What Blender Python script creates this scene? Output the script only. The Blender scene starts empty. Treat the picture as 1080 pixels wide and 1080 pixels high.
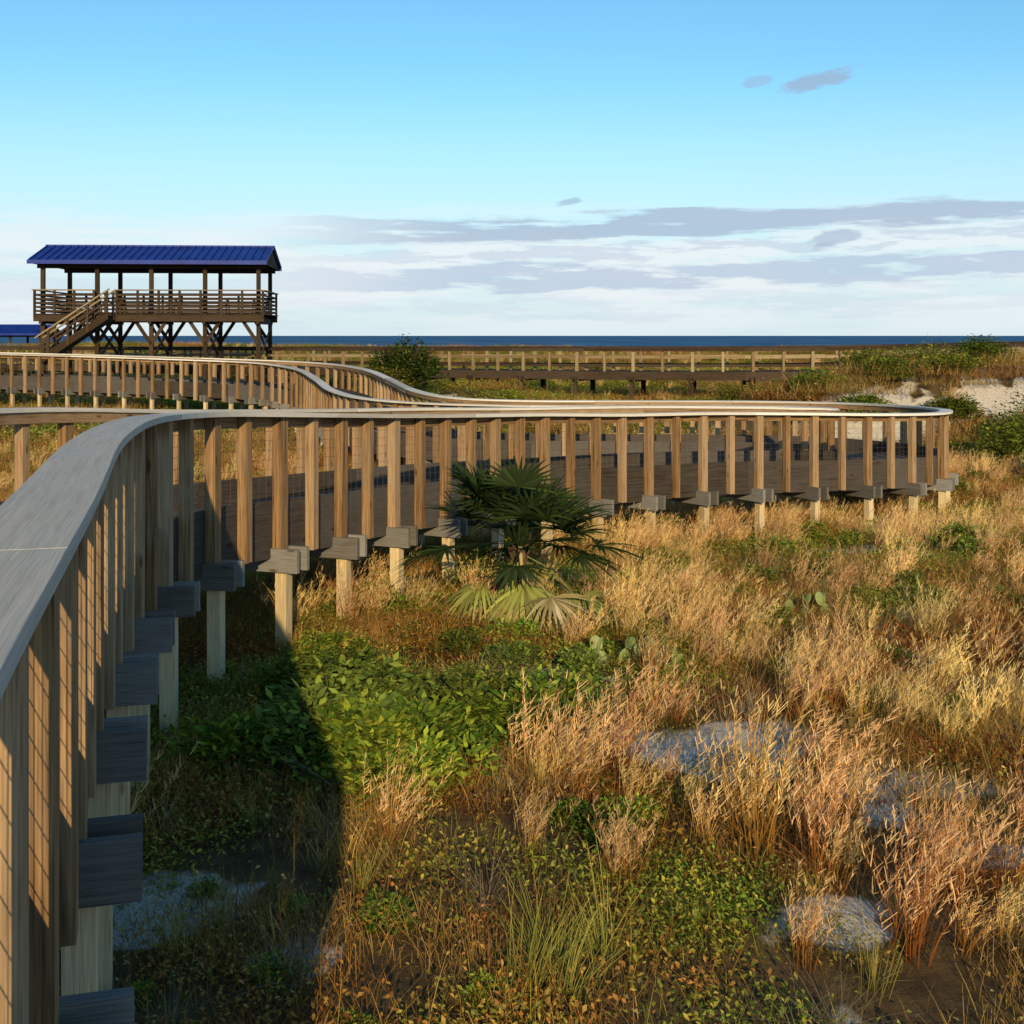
import bpy, math, random
import numpy as np
from mathutils import Vector, Matrix
random.seed(7); rng=np.random.default_rng(7)
scene=bpy.context.scene
E=2.85; F=1300.0; HY=354.0
def R(a): return math.radians(a)
# ------------------------------------------------------------ noise
_tab=rng.random((256,256))
def vn(x,y,s=0):
    x=np.asarray(x,float)+s*17.3; y=np.asarray(y,float)+s*9.1
    xi=np.floor(x).astype(int); yi=np.floor(y).astype(int); fx=x-xi; fy=y-yi
    fx=fx*fx*(3-2*fx); fy=fy*fy*(3-2*fy)
    a=_tab[xi%256,yi%256]; b=_tab[(xi+1)%256,yi%256]; c=_tab[xi%256,(yi+1)%256]; d=_tab[(xi+1)%256,(yi+1)%256]
    return (a*(1-fx)+b*fx)*(1-fy)+(c*(1-fx)+d*fx)*fy
def fbm(x,y,s=0,o=4):
    t=0;a=.5;n=0
    x=np.asarray(x,float);y=np.asarray(y,float)
    for i in range(o):
        t=t+a*vn(x*2**i,y*2**i,s+i); n+=a; a*=.5
    return t/n
def G(x,y,cx,cy,sx,sy,rot=0):
    c,s=math.cos(rot),math.sin(rot); dx=x-cx; dy=y-cy
    return np.exp(-(((dx*c+dy*s)/sx)**2+((-dx*s+dy*c)/sy)**2))
def gh(x,y):
    x=np.asarray(x,float); y=np.asarray(y,float)
    b=np.interp(y,[-60,12,16,21,30,36,46,62,100,135,150,200,300],[0,0,-.2,-.5,-.5,-.25,0,.25,1.1,1.4,1.2,-4,-7])
    b=b+.16*(fbm(x*.45,y*.45,3)-.5)+.05*(fbm(x*2.2,y*2.2,5)-.5)
    far=np.clip((y-30)/25,0,1)*np.clip((190-y)/80,0,1)
    b=b+far*.9*(fbm(x*.09,y*.09,9)-.5)*np.clip(1.2-1.0*G(x,y,8,50,25,7),.2,1)
    b=b+2.1*G(x,y,12.4,36.8,5.2,3.4)*(.85+.3*fbm(x*.35,y*.35,51))+.5*G(x,y,9.0,34.5,2,1.6)+1.7*G(x,y,20,35,5,5)+.6*G(x,y,5,41,5,2.5)+.7*G(x,y,-2,50,3,2)+.8*G(x,y,-30,110,25,10)
    return b
def sandmask(x,y):
    m=1.25*G(x,y,1.5,8.6,.95,.5)+.95*G(x,y,2.8,7.7,.8,.35)+.8*G(x,y,-1.75,6.3,.35,.6)+.75*G(x,y,-.95,5.6,.3,.25)
    m=m+1.1*G(x,y,4.2,14.5,1.4,.7)+1.1*G(x,y,3.2,11,.9,.5)+1.0*G(x,y,5.5,18,1.6,.9)+.8*G(x,y,0.2,10.4,.6,.35)+.8*G(x,y,3.0,6.6,.6,.3)+.9*G(x,y,5.2,12,.8,.4)+.8*G(x,y,1.6,6.0,.5,.25)
    m=m+1.15*G(x,y,10.0,33.6,2.6,1.6)+.85*G(x,y,14.5,34,1.6,1.8)+.6*G(x,y,19,33,2,2)+.9*G(x,y,-2.5,47,2.5,1.5)+.7*G(x,y,5,41,2,1)
    m=m+np.clip((y-118)/15,0,1)*.9
    n=fbm(x*1.3,y*1.3,11)
    return np.clip((m+ (n-.5)*1.7 -.36)/.3,0,1)
# ------------------------------------------------------------ materials
def newmat(name):
    m=bpy.data.materials.new(name); m.use_nodes=True; nt=m.node_tree
    for n in list(nt.nodes): nt.nodes.remove(n)
    o=nt.nodes.new('ShaderNodeOutputMaterial'); b=nt.nodes.new('ShaderNodeBsdfPrincipled')
    nt.links.new(b.outputs[0],o.inputs[0]); return m,nt,b,o
def nd(nt,t,**k):
    n=nt.nodes.new(t)
    for a,v in k.items(): setattr(n,a,v)
    return n
def ramp(nt,fac,stops):
    r=nd(nt,'ShaderNodeValToRGB'); e=r.color_ramp.elements
    while len(e)<len(stops): e.new(.5)
    for i,(p,c) in enumerate(stops):
        e[i].position=p; e[i].color=(*c,1) if len(c)==3 else c
    nt.links.new(fac,r.inputs[0]); return r.outputs[0]
def mixc(nt,fac,a,b,mode='MIX'):
    m=nd(nt,'ShaderNodeMix',data_type='RGBA',blend_type=mode)
    if isinstance(fac,(int,float)): m.inputs[0].default_value=fac
    else: nt.links.new(fac,m.inputs[0])
    for i,v in ((6,a),(7,b)):
        if isinstance(v,tuple): m.inputs[i].default_value=(*v[:3],1)
        else: nt.links.new(v,m.inputs[i])
    return m.outputs[2]
def mth(nt,op,a,b=None,c=None,clamp=False):
    m=nd(nt,'ShaderNodeMath',operation=op,use_clamp=clamp)
    for i,v in enumerate((a,b,c)):
        if v is None: continue
        if isinstance(v,(int,float)): m.inputs[i].default_value=v
        else: nt.links.new(v,m.inputs[i])
    return m.outputs[0]
def wood(name,c1,c2,grey=(.3,.29,.27),gw=.35,rough=.75,spec=.25,knots=True,fineamt=.75,sc=1.0):
    m,nt,b,o=newmat(name)
    uv=nd(nt,'ShaderNodeUVMap',uv_map='UVMap')
    mp=nd(nt,'ShaderNodeMapping'); mp.inputs['Scale'].default_value=(1.2*sc,42*sc,1); nt.links.new(uv.outputs[0],mp.inputs[0])
    n=nd(nt,'ShaderNodeTexNoise'); n.inputs['Scale'].default_value=1; n.inputs['Detail'].default_value=4; n.inputs['Roughness'].default_value=.6; n.inputs['Distortion'].default_value=.4
    nt.links.new(mp.outputs[0],n.inputs[0])
    mp2=nd(nt,'ShaderNodeMapping'); mp2.inputs['Scale'].default_value=(5,190,1); nt.links.new(uv.outputs[0],mp2.inputs[0])
    n2=nd(nt,'ShaderNodeTexNoise'); n2.inputs['Scale'].default_value=1; n2.inputs['Detail'].default_value=2; nt.links.new(mp2.outputs[0],n2.inputs[0])
    n3=nd(nt,'ShaderNodeTexNoise'); n3.inputs['Scale'].default_value=3.5; n3.inputs['Detail'].default_value=4; nt.links.new(uv.outputs[0],n3.inputs[0])
    col=ramp(nt,n.outputs[0],[(.32,c1),(.62,c2)])
    at=nd(nt,'ShaderNodeAttribute',attribute_name='rnd')
    g=mth(nt,'MULTIPLY_ADD',at.outputs['Fac'],.6,-.3+gw); g2=mth(nt,'MULTIPLY_ADD',n3.outputs[0],1.4,-.7); g=mth(nt,'ADD',g,g2,clamp=True)
    col=mixc(nt,g,col,grey)
    fine=ramp(nt,n2.outputs[0],[(.3,(.5,.5,.5)),(.55,(1,1,1))])
    col=mixc(nt,fineamt,col,fine,'MULTIPLY')
    br=mth(nt,'MULTIPLY_ADD',at.outputs['Fac'],.6,.7)
    cb=nd(nt,'ShaderNodeCombineColor'); 
    for i in range(3): nt.links.new(br,cb.inputs[i])
    col=mixc(nt,1,col,cb.outputs[0],'MULTIPLY')
    if knots:
        v=nd(nt,'ShaderNodeTexVoronoi'); v.inputs['Scale'].default_value=1; mp3=nd(nt,'ShaderNodeMapping'); mp3.inputs['Scale'].default_value=(2.2,7,1); nt.links.new(uv.outputs[0],mp3.inputs[0]); nt.links.new(mp3.outputs[0],v.inputs[0])
        k=ramp(nt,v.outputs[0],[(.05,(.3,.22,.17)),(.13,(1,1,1))]); col=mixc(nt,.8,col,k,'MULTIPLY')
    nt.links.new(col,b.inputs['Base Color']); b.inputs['Roughness'].default_value=rough; b.inputs['Specular IOR Level'].default_value=spec
    bp=nd(nt,'ShaderNodeBump'); bp.inputs['Strength'].default_value=.5; bp.inputs['Distance'].default_value=.003
    s=mth(nt,'ADD',n.outputs[0],n2.outputs[0]); nt.links.new(s,bp.inputs['Height']); nt.links.new(bp.outputs[0],b.inputs['Normal'])
    return m
M_post=wood('post_wood',(.10,.05,.023),(.42,.25,.12),(.31,.235,.16),.36,spec=.08,rough=.85)
M_cap=wood('cap_wood',(.54,.49,.42),(.70,.64,.55),(.62,.61,.60),.45,rough=.75,spec=.25,knots=False,fineamt=.35)
M_fascia=wood('fascia_wood',(.035,.027,.022),(.09,.07,.056),(.085,.08,.08),.45,spec=.1)
M_beam=wood('beam_wood',(.09,.08,.07),(.20,.175,.155),(.20,.20,.20),.6,spec=.1)
M_sup=wood('support_wood',(.46,.34,.18),(.68,.53,.31),(.50,.43,.30),.3,spec=.1)
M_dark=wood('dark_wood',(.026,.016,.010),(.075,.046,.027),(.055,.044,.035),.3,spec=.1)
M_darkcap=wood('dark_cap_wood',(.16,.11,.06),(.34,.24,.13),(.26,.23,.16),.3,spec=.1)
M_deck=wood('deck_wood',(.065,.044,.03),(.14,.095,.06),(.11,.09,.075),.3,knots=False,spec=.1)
m,nt,b,o=newmat('wire_metal'); b.inputs['Base Color'].default_value=(.12,.09,.07,1); b.inputs['Metallic'].default_value=.3; b.inputs['Roughness'].default_value=.7; M_wire=m
WM=[M_post,M_cap,M_beam,M_sup,M_dark,M_darkcap,M_wire,M_deck,M_fascia]
POST,CAP,BEAM,SUP,DARK,DCAP,WIRE,DECK,FASC=range(9)
# ------------------------------------------------------------ mesh builder
class MB:
    def __init__(s): s.v=[];s.f=[];s.uv=[];s.mi=[];s.r=[]
    def face(s,idx,uvs,mi,r): s.f.append(idx); s.uv+=uvs; s.mi.append(mi); s.r.append(r)
    def box(s,c,ax,h,mi,r=None):
        r=random.random() if r is None else r
        ou,ov=random.uniform(0,50),random.uniform(0,50)
        b=len(s.v); c=np.array(c,float); A=[np.array(a,float)*k for a,k in zip(ax,h)]
        sg=[(-1,-1,-1),(1,-1,-1),(1,1,-1),(-1,1,-1),(-1,-1,1),(1,-1,1),(1,1,1),(-1,1,1)]
        for q in sg: s.v.append(tuple(c+A[0]*q[0]+A[1]*q[1]+A[2]*q[2]))
        for idx,(p,q) in (((0,3,2,1),(0,1)),((4,5,6,7),(0,1)),((0,1,5,4),(0,2)),((2,3,7,6),(0,2)),((0,4,7,3),(1,2)),((1,2,6,5),(1,2))):
            uvs=[(sg[i][p]*h[p]+ou, sg[i][q]*h[q]+ov+(.4 if q==2 else 0)) for i in idx]
            s.face([b+i for i in idx],uvs,mi,r)
    def beam(s,p,q,w,t,mi,up=(0,0,1),r=None):
        p=Vector(p);q=Vector(q);d=(q-p);L=d.length;d/=L;u=Vector(up)
        sd=d.cross(u)
        if sd.length<1e-3: sd=d.cross(Vector((1,0,0)))
        sd.normalize();u2=sd.cross(d)
        s.box((p+q)/2,(d,sd,u2),(L/2,w/2,t/2),mi,r)
    def sweep(s,P,N,w,t,offs,dz,mi,piece=None,gap=.004):
        n=len(P); L=np.r_[0,np.cumsum(np.linalg.norm(np.diff(P,axis=0),axis=1))]
        if piece is None: cuts=[(0,n-1)]
        else:
            cuts=[];i=0
            while i<n-1:
                j=i
                while j<n-1 and L[j]-L[i]<piece: j+=1
                cuts.append((i,j)); i=j
        for a,bb in cuts:
            r=random.random(); ov=random.uniform(0,50); base=len(s.v)
            for k in range(a,bb+1):
                p=P[k].copy(); 
                if piece and k==bb and bb<n-1:
                    d=P[k]-P[k-1]; p=p-d/np.linalg.norm(d)*gap
                c=p+np.array([N[k][0],N[k][1],0])*offs+np.array([0,0,dz]); nn=np.array([N[k][0],N[k][1],0])
                for sx,sz in ((-1,-1),(1,-1),(1,1),(-1,1)):
                    s.v.append(tuple(c+nn*sx*w/2+np.array([0,0,sz*t/2])))
            pv=[0,w,w+t,2*w+t,2*w+2*t]
            for k in range(a,bb):
                o_=base+(k-a)*4
                for e in range(4):
                    e2=(e+1)%4
                    s.face([o_+e,o_+e2,o_+4+e2,o_+4+e],[(L[k],ov+pv[e]),(L[k],ov+pv[e+1]),(L[k+1],ov+pv[e+1]),(L[k+1],ov+pv[e])],mi,r)
            e=base+(bb-a)*4
            for q in ([base+3,base+2,base+1,base],[e,e+1,e+2,e+3]): s.face(q,[(ov,ov),(ov+w,ov),(ov+w,ov+t),(ov,ov+t)],mi,r)
    def build(s,name,mats,bevel=0,parent=None):
        me=bpy.data.meshes.new(name); me.from_pydata(s.v,[],s.f)
        ul=me.uv_layers.new(name='UVMap'); ul.data.foreach_set('uv',np.array(s.uv,dtype=np.float32).ravel())
        me.polygons.foreach_set('material_index',np.array(s.mi,dtype=np.int32))
        a=me.attributes.new('rnd','FLOAT','FACE'); a.data.foreach_set('value',np.array(s.r,dtype=np.float32))
        for m_ in mats: me.materials.append(m_)
        me.update(); ob=bpy.data.objects.new(name,me); scene.collection.objects.link(ob)
        if bevel:
            bm_=ob.modifiers.new('bevel','BEVEL'); bm_.width=bevel; bm_.segments=1; bm_.limit_method='ANGLE'; bm_.angle_limit=R(50)
        if parent: ob.parent=parent
        return ob
def empty(name,loc=(0,0,0)):
    e=bpy.data.objects.new(name,None); e.location=loc; scene.collection.objects.link(e); return e
# ------------------------------------------------------------ path helpers
def catmull(pts,step=.25):
    P=np.array(pts,float); P=np.vstack([2*P[0]-P[1],P,2*P[-1]-P[-2]]); out=[]
    for i in range(1,len(P)-2):
        for t in np.linspace(0,1,24,endpoint=False):
            a,b_,c,d=P[i-1],P[i],P[i+1],P[i+2]
            out.append(.5*((2*b_)+(-a+c)*t+(2*a-5*b_+4*c-d)*t*t+(-a+3*b_-3*c+d)*t**3))
    out.append(P[-2]); out=np.array(out)
    for _ in range(12):
        out[1:-1]=(out[:-2]+2*out[1:-1]+out[2:])/4
    return resample(out,step)
def resample(out,step):
    L=np.r_[0,np.cumsum(np.linalg.norm(np.diff(out,axis=0),axis=1))]
    n=max(2,int(round(L[-1]/step))+1); t=np.linspace(0,L[-1],n)
    return np.stack([np.interp(t,L,out[:,i]) for i in range(3)],1)
def normals(P):
    T=np.gradient(P,axis=0)[:,:2]; T/=np.linalg.norm(T,axis=1)[:,None]
    return np.stack([T[:,1],-T[:,0]],1),T
def walkway(name,pts,W=2.1,dark=False,wire_len=0,bevel=0,ps=.60,rail_h=1.02,deck=True):
    mp,mc,mb,ms,mf=(DCAP,DARK,DARK,DARK,DARK) if dark else (POST,CAP,BEAM,SUP,FASC)  # dark walkway: posts take the lighter wood, painting them as sunlit
    Rr=catmull(pts); N,T=normals(Rr)
    Lf=Rr.copy(); Lf[:,:2]-=N*W; 
    L2=resample(Lf,.25)
    root=empty(name)
    for side,(P,sgn) in (('right',(Rr,1)),('left',(L2,-1))):
        mb_=MB(); n2,t2=normals(P); n2=n2*sgn
        mb_.sweep(P,n2,.225,.04,0,-.02,mc,piece=3.1)
        if dark:
            mb_.sweep(P,n2,.05,.14,.07,-.04-.072,DARK,piece=3.1); mb_.sweep(P,n2,.04,.11,-.067,-.42,DCAP,piece=3.1); mb_.sweep(P,n2,.04,.11,-.067,-.76,DARK,piece=3.1)
            mb_.sweep(P,n2,.05,.34,.072,-rail_h-.15,DARK,piece=3.1)
        else:
            mb_.sweep(P,n2,.04,.10,-.067,-.04-.052,mp,piece=3.1)
            mb_.sweep(P,n2,.045,.52,-.072,-rail_h-.035,mf,piece=3.1)
        L=np.r_[0,np.cumsum(np.linalg.norm(np.diff(P,axis=0),axis=1))]
        s=.3; i=0
        while s<L[-1]:
            p=np.array([np.interp(s,L,P[:,k]) for k in range(3)]); nn=np.array([np.interp(s,L,n2[:,k]) for k in range(2)]); nn/=np.linalg.norm(nn)
            tt=np.array([-nn[1],nn[0]]); n3=(nn[0],nn[1],0); t3=(tt[0],tt[1],0)
            top=-.042; bot=-rail_h-(.27 if i%2 else .40)
            j=random.uniform(-.004,.004)
            mb_.box((p[0]+j,p[1]+j,p[2]+(top+bot)/2),((0,0,1),n3,t3),((top-bot)/2,.045,.062 if i%2==0 else .05),mp)
            s+=ps*(1+random.uniform(-.01,.01)); i+=1
        if wire_len and side=='right':
            k=int(min(len(P),wire_len/.25)); 
            for q in range(8): mb_.sweep(P[:k],n2[:k],.003,.003,-.05,-.17-q*.085,WIRE)
            for s in np.arange(0,wire_len-.3,.12):
                p=np.array([np.interp(s,L,P[:,q]) for q in range(3)]); nn=np.array([np.interp(s,L,n2[:,q]) for q in range(2)])
                c=p[:2]-nn*.053
                mb_.box((c[0],c[1],p[2]-.50),((0,0,1),(nn[0],nn[1],0),(-nn[1],nn[0],0)),(.34,.0013,.0013),WIRE)
        mb_.build(side+'_railing',WM,bevel=bevel,parent=root)
    mb_=MB(); L=np.r_[0,np.cumsum(np.linalg.norm(np.diff(Rr[:,:3],axis=0),axis=1))]
    def at(s):
        p=np.array([np.interp(s,L,Rr[:,k]) for k in range(3)]); nn=np.array([np.interp(s,L,N[:,k]) for k in range(2)]); nn/=np.linalg.norm(nn); return p,nn
    s=.3
    while s<L[-1]:
        p,nn=at(s); tt=np.array([-nn[1],nn[0]])
        a=p[:2]+nn*.22; b_=p[:2]-nn*(W+.22); z=p[2]-rail_h-.27-.03
        q=tt*.088; mb_.beam((a[0]+q[0],a[1]+q[1],z),(b_[0]+q[0],b_[1]+q[1],z),.045,.21,mb)
        mb_.beam((a[0]-q[0],a[1]-q[1],z),(b_[0]-q[0],b_[1]-q[1],z),.045,.21,mb)
        for off in (.02,-W-.02):
            c=p[:2]+nn*off; g=float(gh(c[0],c[1]))-.3; zt=p[2]-rail_h-.41
            if zt-g>.05:
                pw=.055 if not dark else .09
                mb_.box((c[0],c[1],(zt+g)/2),((0,0,1),(nn[0],nn[1],0),(tt[0],tt[1],0)),((zt-g)/2,pw,pw),ms)
        s+=ps*2*1.0
    if deck:
        step=.15 if not dark else .3
        for s in np.arange(.1,L[-1],step):
            p,nn=at(s); c=p[:2]-nn*W/2; tt=np.array([-nn[1],nn[0]])
            mb_.box((c[0],c[1],p[2]-rail_h-.02),((nn[0],nn[1],0),(tt[0],tt[1],0),(0,0,1)),(W/2-.1,step/2-.004,.019),DECK if not dark else DARK)
        for k in (.5,1.05,1.6):
            mb_.sweep(Rr,N,.045,.19,-k,-rail_h-.137,mf)
    mb_.build('deck_and_supports',WM,parent=root)
    return Rr,Lf
def h(x,y,hh): return (x,y,E-hh)
main_pts=[h(-4.6,-9,.43),h(-2.3,-6.5,.43),h(-.75,-4,.43),h(-.2,-2,.43),h(-.35,0,.43),h(-.78,1.6,.43),h(-1.26,3.4,.435),h(-1.85,5.5,.46),h(-2.3,7.5,.51),h(-2.48,9,.57),h(-2.38,10.2,.63),h(-1.95,11.5,.72),
 h(-1.35,13.2,.84),h(-.6,14.8,.94),h(.35,16.4,1.03),h(1.6,17.9,1.13),h(3.1,19.2,1.19),h(4.7,20.2,1.26),h(6.3,21.1,1.33),h(7.7,22.3,1.39),h(8.4,24,1.43),h(8.25,26,1.47),h(7.2,27.8,1.5),h(5.4,28.8,1.52),
 h(3,29.3,1.54),h(.5,29.6,1.55),h(-1.4,30.4,1.52),h(-2.6,32.5,1.42),h(-3.6,36,1.24),h(-4.9,40,1.05),h(-7,43.3,.93),h(-10.5,45.2,.84),h(-16,47,.72),h(-22,48.8,.62),h(-30,51,.5),h(-42,54,.4)]
walkway('boardwalk',main_pts,W=2.1,wire_len=38,bevel=.004)
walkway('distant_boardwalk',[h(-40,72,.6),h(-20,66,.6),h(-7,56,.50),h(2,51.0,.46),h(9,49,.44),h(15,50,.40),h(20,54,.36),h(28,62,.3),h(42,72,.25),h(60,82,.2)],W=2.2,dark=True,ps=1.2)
# ------------------------------------------------------------ shelter
m,nt,b,o=newmat('blue_metal_roof'); tc=nd(nt,'ShaderNodeTexCoord'); n=nd(nt,'ShaderNodeTexNoise'); n.inputs['Scale'].default_value=1.3; nt.links.new(tc.outputs['Object'],n.inputs[0])
c=ramp(nt,n.outputs[0],[(.3,(.006,.022,.18)),(.7,(.010,.038,.28))]); nt.links.new(c,b.inputs['Base Color']); b.inputs['Roughness'].default_value=.5; b.inputs['Metallic'].default_value=.0; b.inputs['Specular IOR Level'].default_value=.25; M_roof=m
def shelter(name,loc,rot,Lx=11.6,Dy=5.2,deck_z=2.0,clear=2.5,nb=4,gz=-.6,tables=True,stairs=True,rise=.85):
    root=empty(name,loc); root.rotation_euler=(0,0,rot)
    X=(1,0,0);Y=(0,1,0);Z=(0,0,1)
    fr=MB(); xs=np.linspace(-Lx/2+.25,Lx/2-.25,nb+1); ys=(-Dy/2+.5,Dy/2-.5); top=deck_z+clear
    for x in xs:
        for y in ys:
            fr.box((x,y,(top+gz)/2),(Z,X,Y),((top-gz)/2,.09,.09),DARK)
            for sx in (-1,1):
                if abs(x+sx*.9)<Lx/2: fr.beam((x,y-.1,deck_z-1.35),(x+sx*.75,y-.1,deck_z-.2),.06,.16,DARK)
        fr.beam((x+.11,ys[0],deck_z-1.9),(x+.11,ys[1],deck_z-.3),.05,.15,DARK); fr.beam((x-.11,ys[1],deck_z-1.9),(x-.11,ys[0],deck_z-.3),.05,.15,DARK)
        fr.beam((x,ys[0]-.4,deck_z-.3),(x,ys[1]+.4,deck_z-.3),.14,.28,DARK)
        fr.beam((x,ys[0]-.4,top+.06),(x,ys[1]+.4,top+.06),.06,.18,DARK)
    for y in ys:
        fr.beam((-Lx/2,y,top-.06),(Lx/2,y,top-.06),.12,.24,DARK)
    for y in (-Dy/2+.1,Dy/2-.1): fr.beam((-Lx/2-.05,y,deck_z-.16),(Lx/2+.05,y,deck_z-.16),.06,.34,DARK)
    fr.build('timber_frame',WM,parent=root)
    dk=MB()
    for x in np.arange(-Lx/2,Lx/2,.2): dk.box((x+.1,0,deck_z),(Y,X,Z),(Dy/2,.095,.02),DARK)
    dk.build('deck',WM,parent=root)
    rl=MB()
    for y in (-Dy/2+.1,Dy/2-.1):
        x0=-Lx/2; 
        gap=(-Lx/2+2.6,-Lx/2+3.6) if (stairs and y<0) else None
        segs=[(x0,Lx/2)] if not gap else [(x0,gap[0]),(gap[1],Lx/2)]
        for a,b_ in segs:
            rl.beam((a,y,deck_z+1.08),(b_,y,deck_z+1.08),.2,.05,DCAP if y<0 else DARK)
            for q in (.14,.32,.50,.68,.86): rl.beam((a,y,deck_z+q),(b_,y,deck_z+q),.04,.09,DARK)
            for x in np.arange(a,b_+.01,(b_-a)/max(1,round((b_-a)/.95))): rl.box((x,y,deck_z+.45),(Z,X,Y),(.62,.05,.05),DARK)
    for x in (-Lx/2,Lx/2):
        rl.beam((x,-Dy/2,deck_z+1.08),(x,Dy/2,deck_z+1.08),.2,.05,DCAP)
        for q in (.14,.32,.50,.68,.86): rl.beam((x,-Dy/2,deck_z+q),(x,Dy/2,deck_z+q),.04,.09,DARK)
    rl.build('deck_railing',WM,parent=root)
    rf=MB(); ov=.55; hw=Lx/2+.2
    for sg in (-1,1):
        e=Vector((0,sg*(Dy/2+ov-.3),top+.1)); r_=Vector((0,0,top+.1+rise)); d=(r_-e); Ls=d.length; d.normalize(); nrm=Vector((1,0,0)).cross(d); 
        if nrm.z<0: nrm=-nrm
        cc=(e+r_)/2
        rf.box(cc,(d,(1,0,0),nrm),(Ls/2,hw,.03),0)
        for x in np.arange(-hw+.05,hw,.36): rf.box(cc+Vector((x,0,0))+nrm*.06,(d,(1,0,0),nrm),(Ls/2,.03,.035),0)
        rf.box(e+Vector((0,sg*.02,-.03)),((1,0,0),(0,1,0),(0,0,1)),(hw+.02,.03,.09),0)
    rf.box((0,0,top+.14+rise),((1,0,0),(0,1,0),(0,0,1)),(hw+.02,.16,.04),0)
    rf.build('metal_roof',[M_roof],parent=root)
    gb=MB()
    for sx in (-1,1):
        for k in np.linspace(-1,1,13):
            yy=k*(Dy/2); zt=top+.05+rise*(1-abs(k)*.93)
            gb.box((sx*(hw-.12),yy,(top+zt)/2),((0,0,1),(0,1,0),(1,0,0)),(max(.03,(zt-top)/2),Dy/24-.01,.02),DARK)
    gb.build('gable_boards',WM,parent=root)
    if tables:
        for k,x in enumerate(xs[:-1]+Lx/nb/2):
            t=MB(); z=deck_z+.02
            for q in (-.28,-.14,0,.14,.28): t.box((x,q,z+.75),(X,Y,Z),(.9,.062,.02),DARK)
            for sg in (-1,1):
                for q in (.62,.76): t.box((x,sg*q,z+.45),(X,Y,Z),(.9,.062,.02),DARK)
            for ex in (-.62,.62):
                t.beam((x+ex,-.82,z+.41),(x+ex,.82,z+.41),.04,.09,DARK)
                t.beam((x+ex,-.38,z+.7),(x+ex,.38,z+.7),.04,.09,DARK)
                for sg in (-1,1): t.beam((x+ex+.04,sg*.55,z),(x+ex+.04,sg*.2,z+.7),.04,.1,DARK)
            t.build('picnic_table_%d'%k,WM,parent=root)
    if stairs:
        st=MB(); xt=-Lx/2+3.5; y0=-Dy/2-.0; nst=11; run=.28; 
        for yy in (y0-.1,y0-1.2):
            st.beam((xt,yy,deck_z-.1),(xt-nst*run,yy,deck_z-nst*.19-.1),.06,.3,DARK)
            st.beam((xt+.1,yy,deck_z+1.08),(xt-nst*run,yy,deck_z-nst*.19+1.02),.12,.06,DCAP)
            st.beam((xt+.1,yy,deck_z+.6),(xt-nst*run,yy,deck_z-nst*.19+.56),.05,.09,DARK)
            for k in range(0,nst+1,3): st.box((xt-k*run,yy,deck_z-k*.19+.4),((0,0,1),(1,0,0),(0,1,0)),(.64,.05,.05),DARK)
        for k in range(nst): st.box((xt-(k+.5)*run,y0-.65,deck_z-(k+.5)*.19),(Y,X,Z),(.52,.14,.02),DARK)
        st.build('stairs',WM,parent=root)
    return root
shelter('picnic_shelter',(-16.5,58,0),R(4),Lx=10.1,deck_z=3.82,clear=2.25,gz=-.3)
shelter('picnic_shelter',(-48.6,118,-.6),R(0),Lx=9,deck_z=1.6,clear=1.9,gz=-1,tables=False,stairs=False,nb=3)
# ------------------------------------------------------------ ground
def spaced(a,b,n,k):
    t=np.linspace(-1,1,n); s=np.sinh(t*k)/math.sinh(k); return np.where(s<0,-s*a,s*b)
xs=spaced(-500,500,420,5.6)
t=np.linspace(0,1,430); ys=-14+ (np.sinh(t*4.6)/math.sinh(4.6))*350
xs=np.sort(xs); X,Y=np.meshgrid(xs,ys); Z=gh(X,Y)
nx,ny=len(xs),len(ys)
me=bpy.data.meshes.new('ground'); V=np.stack([X.ravel(),Y.ravel(),Z.ravel()],1)
ii=np.arange(nx*ny).reshape(ny,nx); Fq=np.stack([ii[:-1,:-1].ravel(),ii[:-1,1:].ravel(),ii[1:,1:].ravel(),ii[1:,:-1].ravel()],1)
def fastmesh(me,V,Fq):
    me.vertices.add(len(V)); me.vertices.foreach_set('co',V.astype(np.float32).ravel())
    k=Fq.shape[1]; me.loops.add(len(Fq)*k); me.loops.foreach_set('vertex_index',Fq.astype(np.int32).ravel())
    me.polygons.add(len(Fq)); me.polygons.foreach_set('loop_start',np.arange(0,len(Fq)*k,k,dtype=np.int32))
    me.update(calc_edges=True)
fastmesh(me,V,Fq); me.polygons.foreach_set('use_smooth',np.ones(len(Fq),dtype=bool))
a=me.attributes.new('sand','FLOAT','POINT'); a.data.foreach_set('value',sandmask(X,Y).astype(np.float32).ravel())
ground=bpy.data.objects.new('ground',me); scene.collection.objects.link(ground)
m,nt,b,o=newmat('dune_soil')
tc=nd(nt,'ShaderNodeTexCoord'); at=nd(nt,'ShaderNodeAttribute',attribute_name='sand')
n1=nd(nt,'ShaderNodeTexNoise'); n1.inputs['Scale'].default_value=3; n1.inputs['Detail'].default_value=6; nt.links.new(tc.outputs['Object'],n1.inputs[0])
n2=nd(nt,'ShaderNodeTexNoise'); n2.inputs['Scale'].default_value=40; n2.inputs['Detail'].default_value=4; nt.links.new(tc.outputs['Object'],n2.inputs[0])
n3=nd(nt,'ShaderNodeTexNoise'); n3.inputs['Scale'].default_value=.5; n3.inputs['Detail'].default_value=4; nt.links.new(tc.outputs['Object'],n3.inputs[0])
soil=ramp(nt,n1.outputs[0],[(.3,(.03,.022,.012)),(.5,(.09,.055,.027)),(.7,(.13,.10,.04))])
soil=mixc(nt,ramp(nt,n3.outputs[0],[(.4,(0,0,0)),(.6,(.7,.7,.7))]),soil,(.13,.09,.04))
sand=ramp(nt,n2.outputs[0],[(.3,(.40,.36,.31)),(.6,(.60,.55,.48))])
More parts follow.
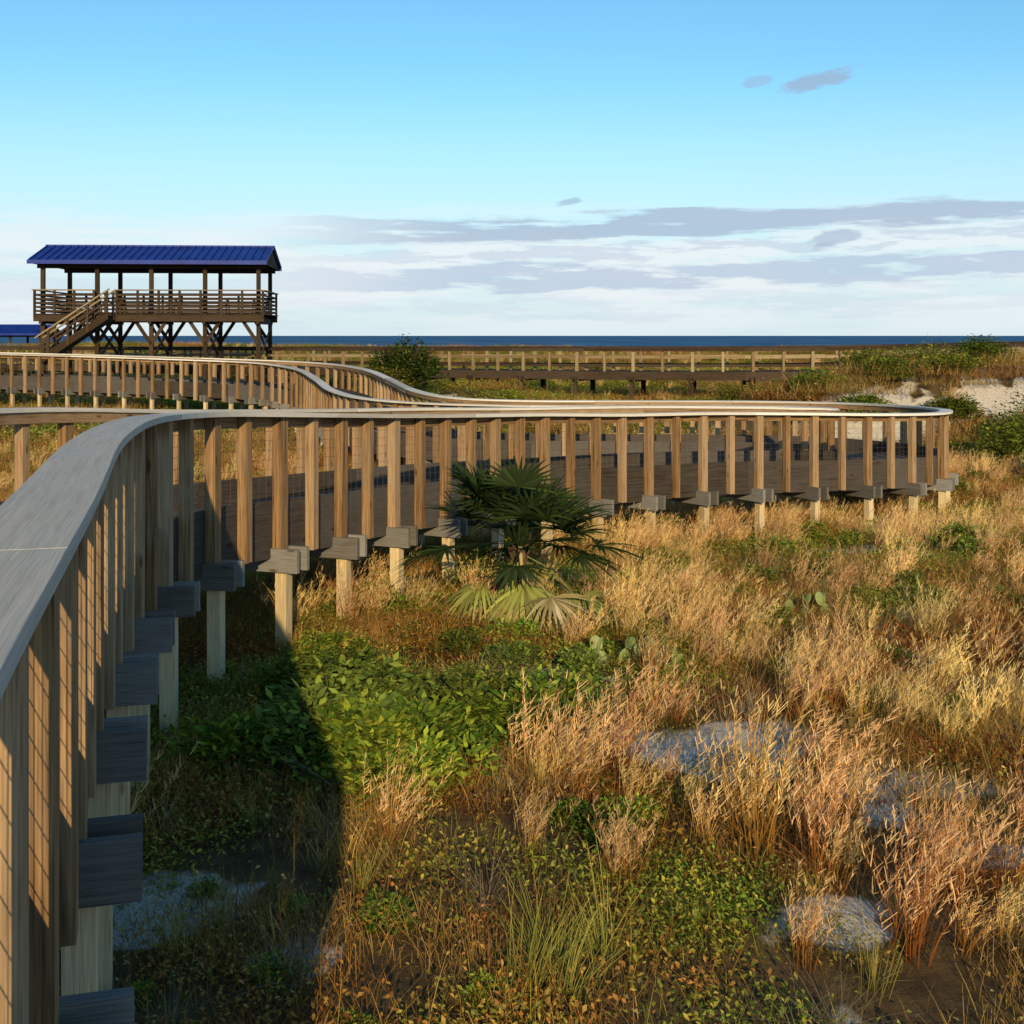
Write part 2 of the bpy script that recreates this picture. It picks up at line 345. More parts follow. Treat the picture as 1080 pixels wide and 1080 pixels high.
f=mth(nt,'MULTIPLY_ADD',n1.outputs[0],1.3,-.65); f=mth(nt,'ADD',at.outputs['Fac'],f,clamp=True)
f=ramp(nt,f,[(.35,(0,0,0)),(.6,(1,1,1))])
n4=nd(nt,'ShaderNodeTexNoise'); n4.inputs['Scale'].default_value=14; n4.inputs['Detail'].default_value=5; n4.inputs['Roughness'].default_value=.7; nt.links.new(tc.outputs['Object'],n4.inputs[0])
lit=ramp(nt,n4.outputs[0],[(.54,(0,0,0)),(.64,(.7,.7,.7))]); sand=mixc(nt,lit,sand,(.16,.11,.07))
col=mixc(nt,f,soil,sand); nt.links.new(col,b.inputs['Base Color']); b.inputs['Roughness'].default_value=.95; b.inputs['Specular IOR Level'].default_value=.1
bp=nd(nt,'ShaderNodeBump'); bp.inputs['Strength'].default_value=.6; bp.inputs['Distance'].default_value=.04
hh=mth(nt,'MULTIPLY_ADD',n4.outputs[0],.5,n1.outputs[0]); nt.links.new(hh,bp.inputs['Height']); nt.links.new(bp.outputs[0],b.inputs['Normal'])
me.materials.append(m)
# sea
me=bpy.data.meshes.new('sea'); me.from_pydata([(-30000,150,-2.2),(30000,150,-2.2),(30000,40000,-2.2),(-30000,40000,-2.2)],[],[(0,1,2,3)])
sea=bpy.data.objects.new('sea',me); scene.collection.objects.link(sea)
m,nt,b,o=newmat('sea_water'); tc=nd(nt,'ShaderNodeTexCoord'); mp=nd(nt,'ShaderNodeMapping'); mp.inputs['Scale'].default_value=(.02,.006,1); nt.links.new(tc.outputs['Object'],mp.inputs[0])
n1=nd(nt,'ShaderNodeTexNoise'); n1.inputs['Scale'].default_value=1; n1.inputs['Detail'].default_value=6; nt.links.new(mp.outputs[0],n1.inputs[0])
c=ramp(nt,n1.outputs[0],[(.35,(.02,.085,.20)),(.65,(.045,.15,.30))]); nt.links.new(c,b.inputs['Base Color']); b.inputs['Roughness'].default_value=.8; b.inputs['Specular IOR Level'].default_value=.05
me.materials.append(m)
# ------------------------------------------------------------ vegetation
def leafmat(name,trans=.3,jit=.3):
    m,nt,b,o=newmat(name); nt.nodes.remove(b); at=nd(nt,'ShaderNodeAttribute',attribute_name='Col'); oi=nd(nt,'ShaderNodeObjectInfo')
    hs=nd(nt,'ShaderNodeHueSaturation'); nt.links.new(at.outputs['Color'],hs.inputs['Color'])
    hv=mth(nt,'MULTIPLY_ADD',oi.outputs['Random'],.04,.48); nt.links.new(hv,hs.inputs['Hue'])
    vv=mth(nt,'FRACT',mth(nt,'MULTIPLY',oi.outputs['Random'],7.31)); vv=mth(nt,'MULTIPLY_ADD',vv,jit*2,1-jit); nt.links.new(vv,hs.inputs['Value'])
    df=nd(nt,'ShaderNodeBsdfDiffuse'); nt.links.new(hs.outputs[0],df.inputs[0])
    tr=nd(nt,'ShaderNodeBsdfTranslucent'); nt.links.new(hs.outputs[0],tr.inputs[0]); mx=nd(nt,'ShaderNodeMixShader'); mx.inputs[0].default_value=trans
    nt.links.new(df.outputs[0],mx.inputs[1]); nt.links.new(tr.outputs[0],mx.inputs[2]); nt.links.new(mx.outputs[0],o.inputs[0]); return m
M_grass=leafmat('dry_grass_blades',.2); M_leaf=leafmat('leaves',.2,.25)
class VB:
    def __init__(s): s.v=[];s.f=[];s.c=[];s.n=0
    def strip(s,pts,wid,side,cols):
        pts=np.array(pts,float); wid=np.array(wid)[:,None]; side=np.array(side,float); side/= (np.linalg.norm(side)+1e-9)
        a=pts-side*wid/2; b=pts+side*wid/2; v=np.empty((len(pts)*2,3)); v[0::2]=a; v[1::2]=b
        s.v.append(v); k=np.arange(len(pts)-1)*2+s.n; s.f.append(np.stack([k,k+1,k+3,k+2],1)); c=np.repeat(np.array(cols,float),2,axis=0); s.c.append(c); s.n+=len(v)
    def build(s,name,mat,link=None):
        V=np.vstack(s.v); Fq=np.vstack(s.f); C=np.clip(np.vstack(s.c),0,.9); me=bpy.data.meshes.new(name); fastmesh(me,V,Fq)
        a=me.attributes.new('Col','FLOAT_COLOR','POINT'); a.data.foreach_set('color',np.hstack([C,np.ones((len(C),1))]).astype(np.float32).ravel())
        me.materials.append(mat); ob=bpy.data.objects.new(name,me)
        if link is not None: link.objects.link(ob)
        return ob
def lerp(a,b,t): return np.array(a)*(1-t)+np.array(b)*t
U=random.uniform
def blade(vb,base,ang,h_,lean,bend,w,c0,c1,wind=0,segs=4):
    d=np.array([math.cos(ang),math.sin(ang),0]); pts=[];cols=[];ws=[]
    for i in range(segs+1):
        t=i/segs; r=lean*t*h_+bend*t*t*h_
        p=np.array(base)+d*r+np.array([wind*t*t*h_,0,h_*(t-.25*abs(bend)*t*t)])
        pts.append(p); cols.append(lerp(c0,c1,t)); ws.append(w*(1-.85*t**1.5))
    side=np.array([-d[1],d[0],0])*U(.4,1)+d*U(-.6,.6)
    vb.strip(pts,ws,side,cols); return pts
def tuft_golden(i,col,link,n=46,H=.62,plume=True,name='golden_grass_tuft'):
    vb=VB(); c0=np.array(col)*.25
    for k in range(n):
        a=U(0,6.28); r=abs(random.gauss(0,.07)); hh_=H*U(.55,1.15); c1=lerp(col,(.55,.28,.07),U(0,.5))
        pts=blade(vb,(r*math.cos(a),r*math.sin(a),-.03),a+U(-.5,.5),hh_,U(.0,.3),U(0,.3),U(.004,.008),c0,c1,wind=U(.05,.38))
        if plume and random.random()<.62:
            for q in range(18):
                t=U(.45,1); j=min(3,int(t*4)); f_=t*4-j; p=pts[j]*(1-f_)+pts[j+1]*f_
                a2=U(0,6.28); ln=U(.03,.08); e=p+np.array([math.cos(a2)*.55*ln+.4*ln,math.sin(a2)*.55*ln,ln*U(.4,1)])
                cc=lerp(col,(.90,.68,.35),U(.35,1)); vb.strip([p,e],[.0055,.0025],(U(-1,1),U(-1,1),U(-.3,.3)),[cc*.85,cc])
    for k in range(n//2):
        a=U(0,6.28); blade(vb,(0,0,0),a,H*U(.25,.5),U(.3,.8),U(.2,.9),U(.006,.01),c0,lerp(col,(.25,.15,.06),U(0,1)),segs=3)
    return vb.build('%s_%02d'%(name,i),M_grass,link)
def patch(i,cols,link,n=750,H=.15,rad=.6,leafy=.5):
    vb=VB()
    cl=[(rad*math.sqrt(random.random())*.85,U(0,6.28),U(.07,.22),U(.5,1.5),np.array(random.choice(cols))*U(.7,1.25)) for _ in range(16)]
    for k in range(n):
        r0,a0,cr,hs,cc=random.choice(cl)
        if random.random()<.3: r0=rad*math.sqrt(random.random()); a0=U(0,6.28); cr=.05; hs=.7
        cx=r0*math.cos(a0)+random.gauss(0,cr); cy=r0*math.sin(a0)+random.gauss(0,cr)
        c=(cc if random.random()<.7 else np.array(random.choice(cols)))*U(.65,1.3); hz=H*hs
        if random.random()<leafy:
            z=U(.01,1)*hz; p=np.array([cx,cy,z]); a2=U(0,6.28); ln=U(.025,.05); d=np.array([math.cos(a2),math.sin(a2),U(-.2,.8)])*ln
            vb.strip([p,p+d*.5+np.array([0,0,.004]),p+d],[.004,ln*.6,.003],(-math.sin(a2),math.cos(a2),U(-.5,.5)),[c*.7,c,c*1.1])
        else: blade(vb,(cx,cy,-.02),U(0,6.28),hz*U(.5,1.8),U(.1,.7),U(0,.6),U(.004,.007),c*.4,c,segs=3)
    return vb.build('low_plant_%02d'%i,M_grass,link)
def shrub(name,rad,hgt,n,leaf,cols,link,mat=None,twigs=30,lobes=9):
    vb=VB(); L=[]
    for k in range(lobes):
        a=U(0,6.28); r=rad*U(0,.65); L.append((r*math.cos(a),r*math.sin(a),hgt*U(.25,.68)*(1-.35*r/rad),rad*U(.28,.48)))
    for k in range(twigs):
        l=random.choice(L); e=np.array([l[0]+U(-.5,.5)*l[3],l[1]+U(-.5,.5)*l[3],l[2]+l[3]*U(0,1)]); c=np.array([.09,.06,.035])
        vb.strip([(U(-.05,.05),U(-.05,.05),-.05),e*.5+np.array([0,0,.05]),e],[.018,.011,.004],(U(-1,1),U(-1,1),.1),[c,c,c*1.3])
    for k in range(n):
        l=random.choice(L); th=U(0,6.28); u=U(-.5,1); q=l[3]*(U(.55,1.12)); s_=math.sqrt(max(0,1-u*u))
        p=np.array([l[0]+q*s_*math.cos(th),l[1]+q*s_*math.sin(th),l[2]+q*u*hgt/rad*.75])
        if p[2]<.0: p[2]=U(0,.1)
        a2=th+U(-1.3,1.3); ln=leaf*U(.6,1.3); d=np.array([math.cos(a2),math.sin(a2),U(-.3,.9)]); d=d/np.linalg.norm(d)*ln
        c=np.array(random.choice(cols))*U(.6,1.35)
        sd=np.array([-math.sin(a2),math.cos(a2),U(-.7,.7)])
        vb.strip([p,p+d*.45,p+d],[ln*.12,ln*.52,ln*.08],sd,[c*.85,c,c])
    return vb.build(name,mat or M_leaf,link)
def coll(name): return bpy.data.collections.new(name)
def scatter(name,cl,P,rot,scl,idx):
    me=bpy.data.meshes.new(name); me.vertices.add(len(P)); me.vertices.foreach_set('co',P.astype(np.float32).ravel())
    for nm,ty,dat in (('i_rot','FLOAT_VECTOR',rot),('i_scl','FLOAT_VECTOR',scl)):
        a=me.attributes.new(nm,ty,'POINT'); a.data.foreach_set('vector',dat.astype(np.float32).ravel())
    a=me.attributes.new('i_idx','INT','POINT'); a.data.foreach_set('value',idx.astype(np.int32))
    ob=bpy.data.objects.new(name,me); scene.collection.objects.link(ob)
    ng=bpy.data.node_groups.new(name+'_nodes','GeometryNodeTree')
    ng.interface.new_socket('Geometry',in_out='INPUT',socket_type='NodeSocketGeometry'); ng.interface.new_socket('Geometry',in_out='OUTPUT',socket_type='NodeSocketGeometry')
    N=ng.nodes; gi=N.new('NodeGroupInput'); go=N.new('NodeGroupOutput'); ip=N.new('GeometryNodeInstanceOnPoints'); ci=N.new('GeometryNodeCollectionInfo')
    ci.inputs['Collection'].default_value=cl; ci.inputs['Separate Children'].default_value=True; ci.inputs['Reset Children'].default_value=True
    ip.inputs['Pick Instance'].default_value=True
    def na(nm,ty):
        q=N.new('GeometryNodeInputNamedAttribute'); q.data_type=ty; q.inputs['Name'].default_value=nm; return q.outputs['Attribute']
    l=ng.links; l.new(gi.outputs[0],ip.inputs['Points']); l.new(ci.outputs[0],ip.inputs['Instance']); l.new(na('i_idx','INT'),ip.inputs['Instance Index'])
    l.new(na('i_rot','FLOAT_VECTOR'),ip.inputs['Rotation']); l.new(na('i_scl','FLOAT_VECTOR'),ip.inputs['Scale']); l.new(ip.outputs[0],go.inputs[0])
    md=ob.modifiers.new('scatter','NODES'); md.node_group=ng; print(name,len(P)); return ob
def sample(n,y0,y1,xm=.52,xa=3.,pw=1.):
    y=y0+(y1-y0)*rng.random(n)**pw; x=(rng.random(n)*2-1)*(xm*y+xa); return x,y
def finish(name,cl,x,y,s,idx,tilt=.12,sink=0,zs=1,yawr=math.pi):
    n=len(x); P=np.stack([x,y,gh(x,y)-sink],1); rot=np.stack([rng.normal(0,tilt,n),rng.normal(0,tilt,n),rng.uniform(-yawr,yawr,n)],1)
    sc=np.stack([s,s,s*zs],1); return scatter(name,cl,P,rot,sc,idx)
cg=coll('golden_grass_plants')
gc=[(.68,.37,.10),(.78,.49,.16),(.58,.27,.07),(.72,.45,.16),(.48,.21,.06),(.68,.42,.12)]
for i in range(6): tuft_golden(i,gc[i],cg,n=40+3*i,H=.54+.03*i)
cl_=coll('low_plants')
lowc=[[(.30,.26,.04),(.20,.22,.04),(.46,.32,.07)],[(.18,.24,.03),(.27,.31,.05),(.40,.35,.06)],[(.40,.15,.04),(.28,.11,.04),(.48,.25,.06)],[(.52,.32,.10),(.58,.38,.13),(.30,.16,.05)],[(.36,.16,.05),(.46,.28,.09),(.22,.18,.05)],[(.17,.22,.03),(.37,.33,.06),(.46,.26,.06)]]
for i in range(6): patch(i,lowc[i],cl_,leafy=[.7,.8,.55,.12,.35,.65][i])
cs=coll('shrub_plants')
gs=[[(.08,.15,.02),(.16,.25,.03),(.29,.35,.04)],[(.11,.19,.025),(.29,.35,.04)],[(.06,.11,.02),(.17,.22,.03)],[(.20,.24,.04),(.10,.14,.03)]]
for i in range(4): shrub('shrub_%02d'%i,.45,.42,1300,.055,gs[i],cs)
cgreen=coll('green_grass_plants')
for i in range(3): tuft_golden(i,(.36,.40,.10),cgreen,n=38,H=.5,plume=False,name='green_grass_tuft')
cd=coll('dead_twig_plants')
for i in range(3):
    vb=VB()
    for k in range(45):
        a=U(0,6.28); c=np.array([.34,.27,.19])*U(.5,1.2); blade(vb,(U(-.05,.05),U(-.05,.05),0),a,U(.15,.4),U(.2,1.6),U(-.3,1.2),U(.004,.007),c*.7,c,segs=5)
    vb.build('dead_twigs_%02d'%i,M_grass,cd)
# --- low ground cover
x,y=sample(3600,3.2,34,.47,1.6,.66); sm=sandmask(x,y); k=rng.random(len(x))>sm*1.02+.02; x,y=x[k],y[k]
nz=fbm(x*.7,y*.7,21); nz2=fbm(x*1.7,y*1.7,33); left=np.clip(1-(x+.3)/1.5,0,1)*np.clip((12-y)/3,0,1)
v=nz+.12*left-.045+rng.normal(0,.08,len(x)); idx=np.where(v>.62,1,np.where(v>.56,5,np.where(v>.50,0,np.where(nz2>.53,2,np.where(nz2>.47,4,3)))))
finish('low_ground_plants',cl_,x,y,rng.uniform(.6,1.1,len(x))*np.interp(y,[3,8,34],[.6,.9,1.5]),idx,tilt=.05)
# --- golden grass
x,y=sample(15000,4.6,34,.48,2,.62)
g=fbm(x*.6,y*.6,44,3)
z_=1.7*G(x,y,.7,6.0,1.5,.55)+1.2*G(x,y,2.2,12.0,2.2,1.3)+1.3*G(x,y,4.6,10.2,1.5,2.0)+1.4*G(x,y,2.6,5.9,1.1,.5)+.6*G(x,y,4,16,4,2)+.35*(x>.8)+.5*G(x,y,-.3,5.6,.5,.35)
dns=np.clip((g-.52)*5+z_*.6,0,1)*(1-sandmask(x,y)*.95)*(1-.97*G(x,y,-.95,8.0,1.3,1.3))*(1-.98*G(x,y,1.6,8.05,1.1,.9))
dns*=np.where(x<-.9,.3,1)
k=rng.random(len(x))<dns*.45; x,y=x[k],y[k]
x=np.r_[x,.2,.3,.12,.42,.36,1.75,1.9,2.0,1.85]; y=np.r_[y,7.6,7.75,7.85,7.7,7.5,7.3,7.45,7.2,7.6]
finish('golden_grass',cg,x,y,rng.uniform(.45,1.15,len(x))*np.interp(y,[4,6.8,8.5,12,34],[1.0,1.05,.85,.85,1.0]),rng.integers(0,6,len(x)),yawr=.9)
# --- green shrubs
px=[];py=[];ss=[]
def cluster(cx,cy,sx,sy,n,s0,s1):
    for _ in range(n): px.append(cx+random.gauss(0,sx)); py.append(cy+random.gauss(0,sy)); ss.append(U(s0,s1))
cluster(-.7,8.3,.45,.3,14,1.0,1.5); cluster(-.1,8.8,.4,.3,9,.8,1.25); cluster(-1.4,9.5,.5,.4,9,.6,1.1); cluster(-1.5,8.2,.3,.4,6,.5,1.0); cluster(-1.2,11,.7,.5,7,.5,.8)
cluster(.1,10.2,.8,.4,6,.45,.8); cluster(.2,15,1.2,.8,10,.6,1.1); cluster(4,18,2,1,16,.6,1.2); cluster(7,17,1.5,1,10,.6,1.2); cluster(2.6,15.0,1,.6,9,.5,.9); cluster(-1.2,6.2,.5,.4,5,.25,.45); cluster(.6,7.2,.3,.25,4,.35,.55)
cluster(8,21,2,2,12,.6,1.3); cluster(-1.1,12.8,.8,.5,8,.6,1.0); cluster(5.5,13.5,1,.6,8,.5,.9); cluster(3.2,9.3,.6,.3,5,.35,.6); cluster(9,30,3,2,20,.8,1.5);cluster(-.6,5.3,.3,.2,4,.2,.35); cluster(3.5,13,1.5,1,7,.4,.8); cluster(2.4,10.2,1,.5,6,.3,.6); cluster(10,26,2,2,12,.8,1.4)
x=np.array(px);y=np.array(py);s=np.array(ss); finish('green_shrubs',cs,x,y,s,rng.integers(0,4,len(x)),tilt=.1,sink=.03)
x=np.r_[rng.normal(.25,.15,6),rng.uniform(-2,6,90)]; y=np.r_[rng.normal(5.4,.15,6),rng.uniform(5,22,90)]; finish('green_grass',cgreen,x,y,np.r_[np.full(6,.85),rng.uniform(.35,.7,90)],rng.integers(0,3,len(x)))
x,y=sample(450,4.5,26,.5,2,.7); finish('dead_twigs',cd,x,y,rng.uniform(.5,1.1,len(x)),rng.integers(0,3,len(x)))
# --- far dune vegetation
x,y=sample(4600,31,130,.5,3,.8); sm=sandmask(x,y); g=fbm(x*.12,y*.12,61); k=(rng.random(len(x))>sm)&(rng.random(len(x))<np.clip((g-.3)*4,.3,1)); x,y=x[k],y[k]
v=fbm(x*.25,y*.25,71)+rng.normal(0,.06,len(x)); idx=np.where(v>.57,1,np.where(v>.5,0,np.where(v>.46,5,np.where(v>.42,2,3))))
finish('dune_vegetation',cl_,x,y,rng.uniform(1.6,3.0,len(x)),idx,tilt=.05,zs=.7)
x,y=sample(2400,31,120,.5,4,.8); k=rng.random(len(x))<np.clip((fbm(x*.15,y*.15,81)-.45)*4,0,1)*(1-sandmask(x,y))*np.where((y>38)&(y<56)&(x>-8),.25,1); x,y=x[k],y[k]
finish('dune_grass',cg,x,y,rng.uniform(.5,1.0,len(x)),rng.integers(0,6,len(x)),yawr=.7)
x,y=sample(380,38,100,.5,3,.8); k=(rng.random(len(x))>sandmask(x,y))&~((y>40)&(y<53)&(x>-2)&(rng.random(len(x))<.6)); x,y=x[k],y[k]
finish('dune_shrubs',cs,x,y,rng.uniform(1.0,2.0,len(x)),rng.integers(0,4,len(x)),sink=.1,zs=.7)
# --- individual bushes
sc=scene.collection
def place(ob,x,y,s=1,dz=0): ob.location=(x,y,float(gh(x,y))+dz); ob.scale=(s,s,s)
olive=[(.13,.18,.03),(.24,.28,.04),(.09,.125,.02)]
for (X_,Y_,r_,h_) in ((9.7,33.6,1.1,.8),(8.8,35.6,1.1,.9),(12.0,29.0,1.3,1.9),(13.0,31.2,1.5,2.2),(8.0,34.0,.8,.5),(12.2,27.0,1.1,1.3),(12.0,33.4,1.1,.8),(7.5,40,1.3,.8),(14.2,37.6,1.4,1.1),(11.2,37.6,1.5,1.0),(13.2,38.5,1.6,1.1),(11.0,31.2,.9,.6),(10.9,35.5,1.2,.8),(12.6,35.6,1.1,.7)):
    place(shrub('dune_bush',r_,h_,3200,.10,olive,sc,lobes=14),X_,Y_,1,-.08)
def tree(name,x,y,H,rad,n,leaf,cols):
    root=empty(name,(x,y,float(gh(x,y))-.1)); t=MB()
    for k in range(5):
        a=k*1.3; p=Vector((U(-.1,.1),U(-.1,.1),0)); q=Vector((math.cos(a)*rad*.3,math.sin(a)*rad*.3,H*.45)); r2=Vector((math.cos(a)*rad*.6,math.sin(a)*rad*.6,H*.75))
        t.beam(p,q,.13,.13,DARK); t.beam(q,r2,.07,.07,DARK)
    t.build('trunk_and_limbs',WM,parent=root)
    ob=shrub('crown',rad,H,n,leaf,cols,sc,lobes=22); ob.parent=root
tree('wax_myrtle_lit_side',-4.2,49,2.9,1.8,6500,.15,[(.06,.09,.02),(.10,.13,.025),(.04,.06,.015)])
tree('wax_myrtle_lit_side',-5.1,47.5,2.0,1.2,3500,.13,[(.28,.27,.04),(.20,.21,.04)])  # yellow leaves paint sunlight on the lower left of the tree above
# ------------------------------------------------------------ palmetto
def palmetto(name,x,y):
    vb=VB()
    def frond(az,el,pl,rl,cols,droop,z0=.45,fold=.25,n=22,span=3.6):
        d=np.array([math.cos(az)*math.cos(el),math.sin(az)*math.cos(el),math.sin(el)]); base=np.array([d[0]*.05,d[1]*.05,z0+U(-.08,.1)])
        tip=base+d*pl+np.array([0,0,-droop*pl*.5]); side=np.cross(d,[0,0,1]); side/=np.linalg.norm(side)
        c=np.array(cols[0]); vb.strip([base,(base+tip)/2+np.array([0,0,droop*.06]),tip],[.03,.02,.014],side,[c*1.1,c,c])
        dd=tip-base; dd/=np.linalg.norm(dd); upn=np.cross(side,dd)
        for k in range(n):
            t=(k/(n-1)-.5)*span; c=np.array(random.choice(cols))*U(.7,1.25); L=rl*(1-.18*abs(t)/1.8)*U(.9,1.08)
            ld=dd*math.cos(t)+side*math.sin(t)+upn*(fold*(abs(t)*.4)+U(-.06,.06)); ld/=np.linalg.norm(ld)
            pts=[tip+ld*L*q+np.array([0,0,-droop*L*q**2.5*.7]) for q in (0,.3,.6,.85,1)]
            sd=np.cross(ld,upn)+upn*U(-.5,.5); vb.strip(pts,[.012,.034,.026,.012,.002],sd,[c*.8,c,c,c*1.1,c*1.3])
    green=[(.025,.045,.016),(.04,.07,.02),(.035,.055,.025)]; dead=[(.50,.42,.20),(.38,.32,.14),(.62,.54,.32)]
    for k in range(26): frond(k*2.4+U(-.2,.2),U(.35,1.45),U(.38,.75),U(.4,.52),green,U(.1,.5),z0=.7,fold=U(.1,.6))
    for k in range(7): frond(k*2.4+U(-.2,.2),U(-.05,.3),U(.35,.6),U(.36,.48),green,U(.2,.6),z0=.72)
    for k in range(18): frond(-2.9+k*.18+U(-.2,.2),U(-.7,-.05),U(.3,.55),U(.34,.48),dead if k%3 else [(.34,.38,.10),(.26,.3,.08)],U(.3,1.0),z0=U(.45,.65),span=2.8,fold=U(-.6,.9),n=17)
    for k in range(60):
        a=U(0,6.28); z0=U(-.05,.7); c=np.array([.22,.15,.09])*U(.5,1.2); vb.strip([(math.cos(a)*.05,math.sin(a)*.05,z0),(math.cos(a)*.11,math.sin(a)*.11,z0+.12)],[.05,.03],(-math.sin(a),math.cos(a),0),[c,c])
    root=vb.build(name,M_leaf,sc); root.location=(x,y,float(gh(x,y))-.05); root.scale=(1.22,1.22,1.08)
palmetto('saw_palmetto_palm',.08,12.4)
def cactus(x,y,n=9):
    import bmesh
    bm=bmesh.new()
    def pad(base,s_):
        a=U(0,3.14); mt=Matrix.Translation(base)@Matrix.Rotation(a,4,'Z')@Matrix.Rotation(U(-.6,.6),4,'X')@Matrix.Rotation(U(-.5,.5),4,'Y')@Matrix.Translation((0,0,s_*1.2))@Matrix.Diagonal((s_,s_*.16,s_*1.35,1))
        bmesh.ops.create_uvsphere(bm,u_segments=12,v_segments=8,radius=1,matrix=mt); return mt@Vector((U(-.5,.5),0,.8))
    for k in range(n//2):
        t=pad(Vector((U(-.2,.2),U(-.15,.15),0)),U(.055,.08))
        for j in range(2): pad(t,U(.04,.06))
    me=bpy.data.meshes.new('prickly_pear_cactus'); bm.to_mesh(me); bm.free(); me.polygons.foreach_set('use_smooth',np.ones(len(me.polygons),dtype=bool))
    me.materials.append(M_cact); ob=bpy.data.objects.new('prickly_pear_cactus',me); sc.objects.link(ob); ob.location=(x,y,float(gh(x,y))); return ob
m,nt,b,o=newmat('cactus_skin'); tc=nd(nt,'ShaderNodeTexCoord'); n=nd(nt,'ShaderNodeTexVoronoi'); n.inputs['Scale'].default_value=45; nt.links.new(tc.outputs['Object'],n.inputs[0])
c=ramp(nt,n.outputs[0],[(.08,(.4,.36,.2)),(.2,(.20,.25,.08))]); nt.links.new(c,b.inputs['Base Color']); b.inputs['Roughness'].default_value=.6; M_cact=m
cactus(.95,10.6); cactus(1.3,10.4,8); cactus(3.0,12.6,8)
# ------------------------------------------------------------ sun & sky
az=R(174); el=R(17)
sd=Vector((math.sin(az)*math.cos(el),math.cos(az)*math.cos(el),math.sin(el)))
sl=bpy.data.lights.new('sun','SUN'); sl.energy=5; sl.angle=R(.5); sl.color=(1,.74,.38); so=bpy.data.objects.new('sun',sl); so.rotation_euler=(-sd).to_track_quat('-Z','Y').to_euler(); sc.objects.link(so)
w=bpy.data.worlds.new('World'); scene.world=w; w.use_nodes=True; nt=w.node_tree
for n in list(nt.nodes): nt.nodes.remove(n)
out=nd(nt,'ShaderNodeOutputWorld'); bg=nd(nt,'ShaderNodeBackground'); bg.inputs[1].default_value=.12; nt.links.new(bg.outputs[0],out.inputs[0])
sky=nd(nt,'ShaderNodeTexSky',sky_type='NISHITA'); sky.sun_disc=False; sky.sun_elevation=el; sky.sun_rotation=az; sky.air_density=1; sky.dust_density=.4; sky.ozone_density=1.5
tc=nd(nt,'ShaderNodeTexCoord'); sp=nd(nt,'ShaderNodeSeparateXYZ'); nt.links.new(tc.outputs['Generated'],sp.inputs[0])
azm=mth(nt,'ARCTAN2',sp.outputs[0],sp.outputs[1]); ele=mth(nt,'ARCSINE',sp.outputs[2])
base=mixc(nt,1,sky.outputs[0],(.70,1.18,1.34),'MULTIPLY')
def bell(v,c0,wd):
    q=mth(nt,'DIVIDE',mth(nt,'SUBTRACT',v,c0),wd); return mth(nt,'SUBTRACT',1,mth(nt,'MULTIPLY',q,q),clamp=True)
def cnoise(sx,sy,seed,det=5,ro=.55):
    cb=nd(nt,'ShaderNodeCombineXYZ'); nt.links.new(mth(nt,'MULTIPLY',azm,sx),cb.inputs[0]); nt.links.new(mth(nt,'MULTIPLY',ele,sy),cb.inputs[1]); cb.inputs[2].default_value=seed
    n=nd(nt,'ShaderNodeTexNoise'); n.inputs['Scale'].default_value=1; n.inputs['Detail'].default_value=det; n.inputs['Roughness'].default_value=ro; nt.links.new(cb.outputs[0],n.inputs[0]); return n.outputs[0]
def sm(v,a,b_):
    r=nd(nt,'ShaderNodeMapRange',interpolation_type='SMOOTHSTEP'); nt.links.new(v,r.inputs[0]); r.inputs[1].default_value=a; r.inputs[2].default_value=b_; return r.outputs[0]
veil=mth(nt,'MULTIPLY',sm(mth(nt,'MULTIPLY',ele,-1),-.23,-.01),.9)
col=mixc(nt,veil,base,(5.8,6.8,7.4))
e2=mth(nt,'SUBTRACT',ele,mth(nt,'MULTIPLY',azm,.025))
right=sm(azm,-.24,-.02)
n4=cnoise(6,55,8.7,6,.6); wh=mth(nt,'MULTIPLY',sm(n4,.38,.58),bell(ele,.05,.06))
col=mixc(nt,mth(nt,'MULTIPLY',wh,.8),col,(7.3,7.5,7.8))
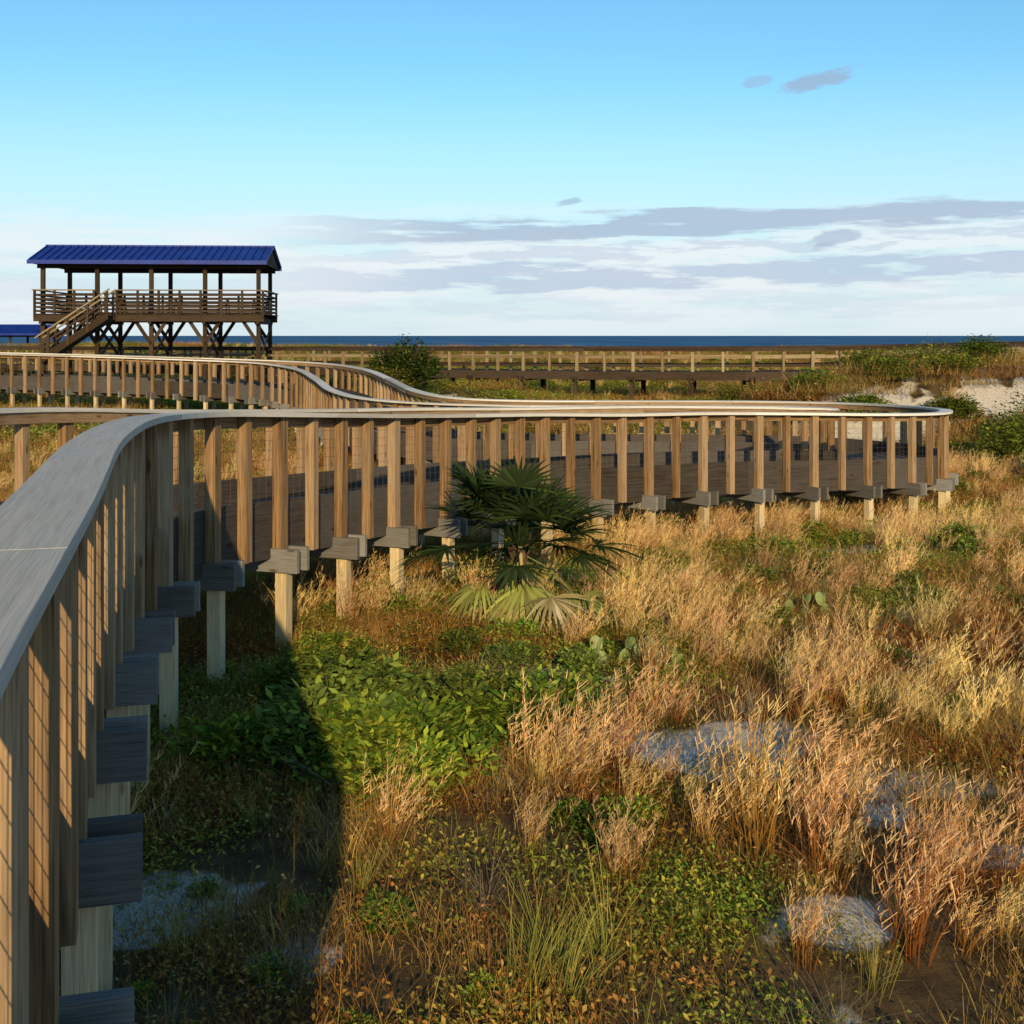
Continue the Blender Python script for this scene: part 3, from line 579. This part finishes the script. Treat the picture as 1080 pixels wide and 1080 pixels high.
def band(sx,sy,seed,c0,wd,wt,t0,t1,strength,color,rmix):
    global col
    n=cnoise(sx,sy,seed,7,.62); v=mth(nt,'ADD',n,mth(nt,'MULTIPLY',bell(e2,c0,wd),wt))
    c=mth(nt,'MULTIPLY',sm(v,t0,t1),bell(e2,c0,wd*1.5)); c=mth(nt,'MULTIPLY',mth(nt,'MINIMUM',mth(nt,'MULTIPLY',c,1.8),1),mth(nt,'MULTIPLY_ADD',right,rmix,1-rmix)); col=mixc(nt,mth(nt,'MULTIPLY',c,strength),col,color)
band(11,80,5.1,.046,.019,.32,.66,.88,.7,(3.8,4.7,6.1),.7)
band(18,120,2.7,.066,.012,.25,.68,.85,.5,(4.1,5.0,6.3),.8)
band(9,85,1.3,.086,.016,.36,.66,.90,.8,(3.4,4.2,5.5),1)
band(14,100,7.3,.022,.02,.2,.62,.8,.3,(4.8,5.6,6.6),.4)
def puff(a0,e0,wa,we,st):
    n=cnoise(45,150,a0*9,4,.6); q=mth(nt,'MULTIPLY',bell(azm,a0,wa),bell(mth(nt,'SUBTRACT',ele,mth(nt,'MULTIPLY',mth(nt,'SUBTRACT',azm,a0),.18)),e0,we)); return mth(nt,'MULTIPLY',sm(mth(nt,'ADD',mth(nt,'MULTIPLY',q,.6),n),.75,1.0),st)
for a0,e0,wa,we,st in ((.243,.198,.04,.010,.75),(.198,.2,.02,.006,.5),(.045,.108,.02,.005,.6),(.255,.076,.03,.010,.6)):
    col=mixc(nt,puff(a0,e0,wa,we,st),col,(2.9,3.8,5.2))
nt.links.new(col,bg.inputs[0])
# ------------------------------------------------------------ camera
cam=bpy.data.cameras.new('camera'); cam.sensor_width=36; cam.lens=36*F/1080; cam.shift_y=-(540-HY)/1080; cam.clip_start=.05; cam.clip_end=60000
co=bpy.data.objects.new('camera',cam); co.location=(0,0,E); co.rotation_euler=(R(90),0,0); sc.objects.link(co); scene.camera=co
scene.view_settings.view_transform='Standard'; scene.view_settings.look='None'; scene.view_settings.exposure=0
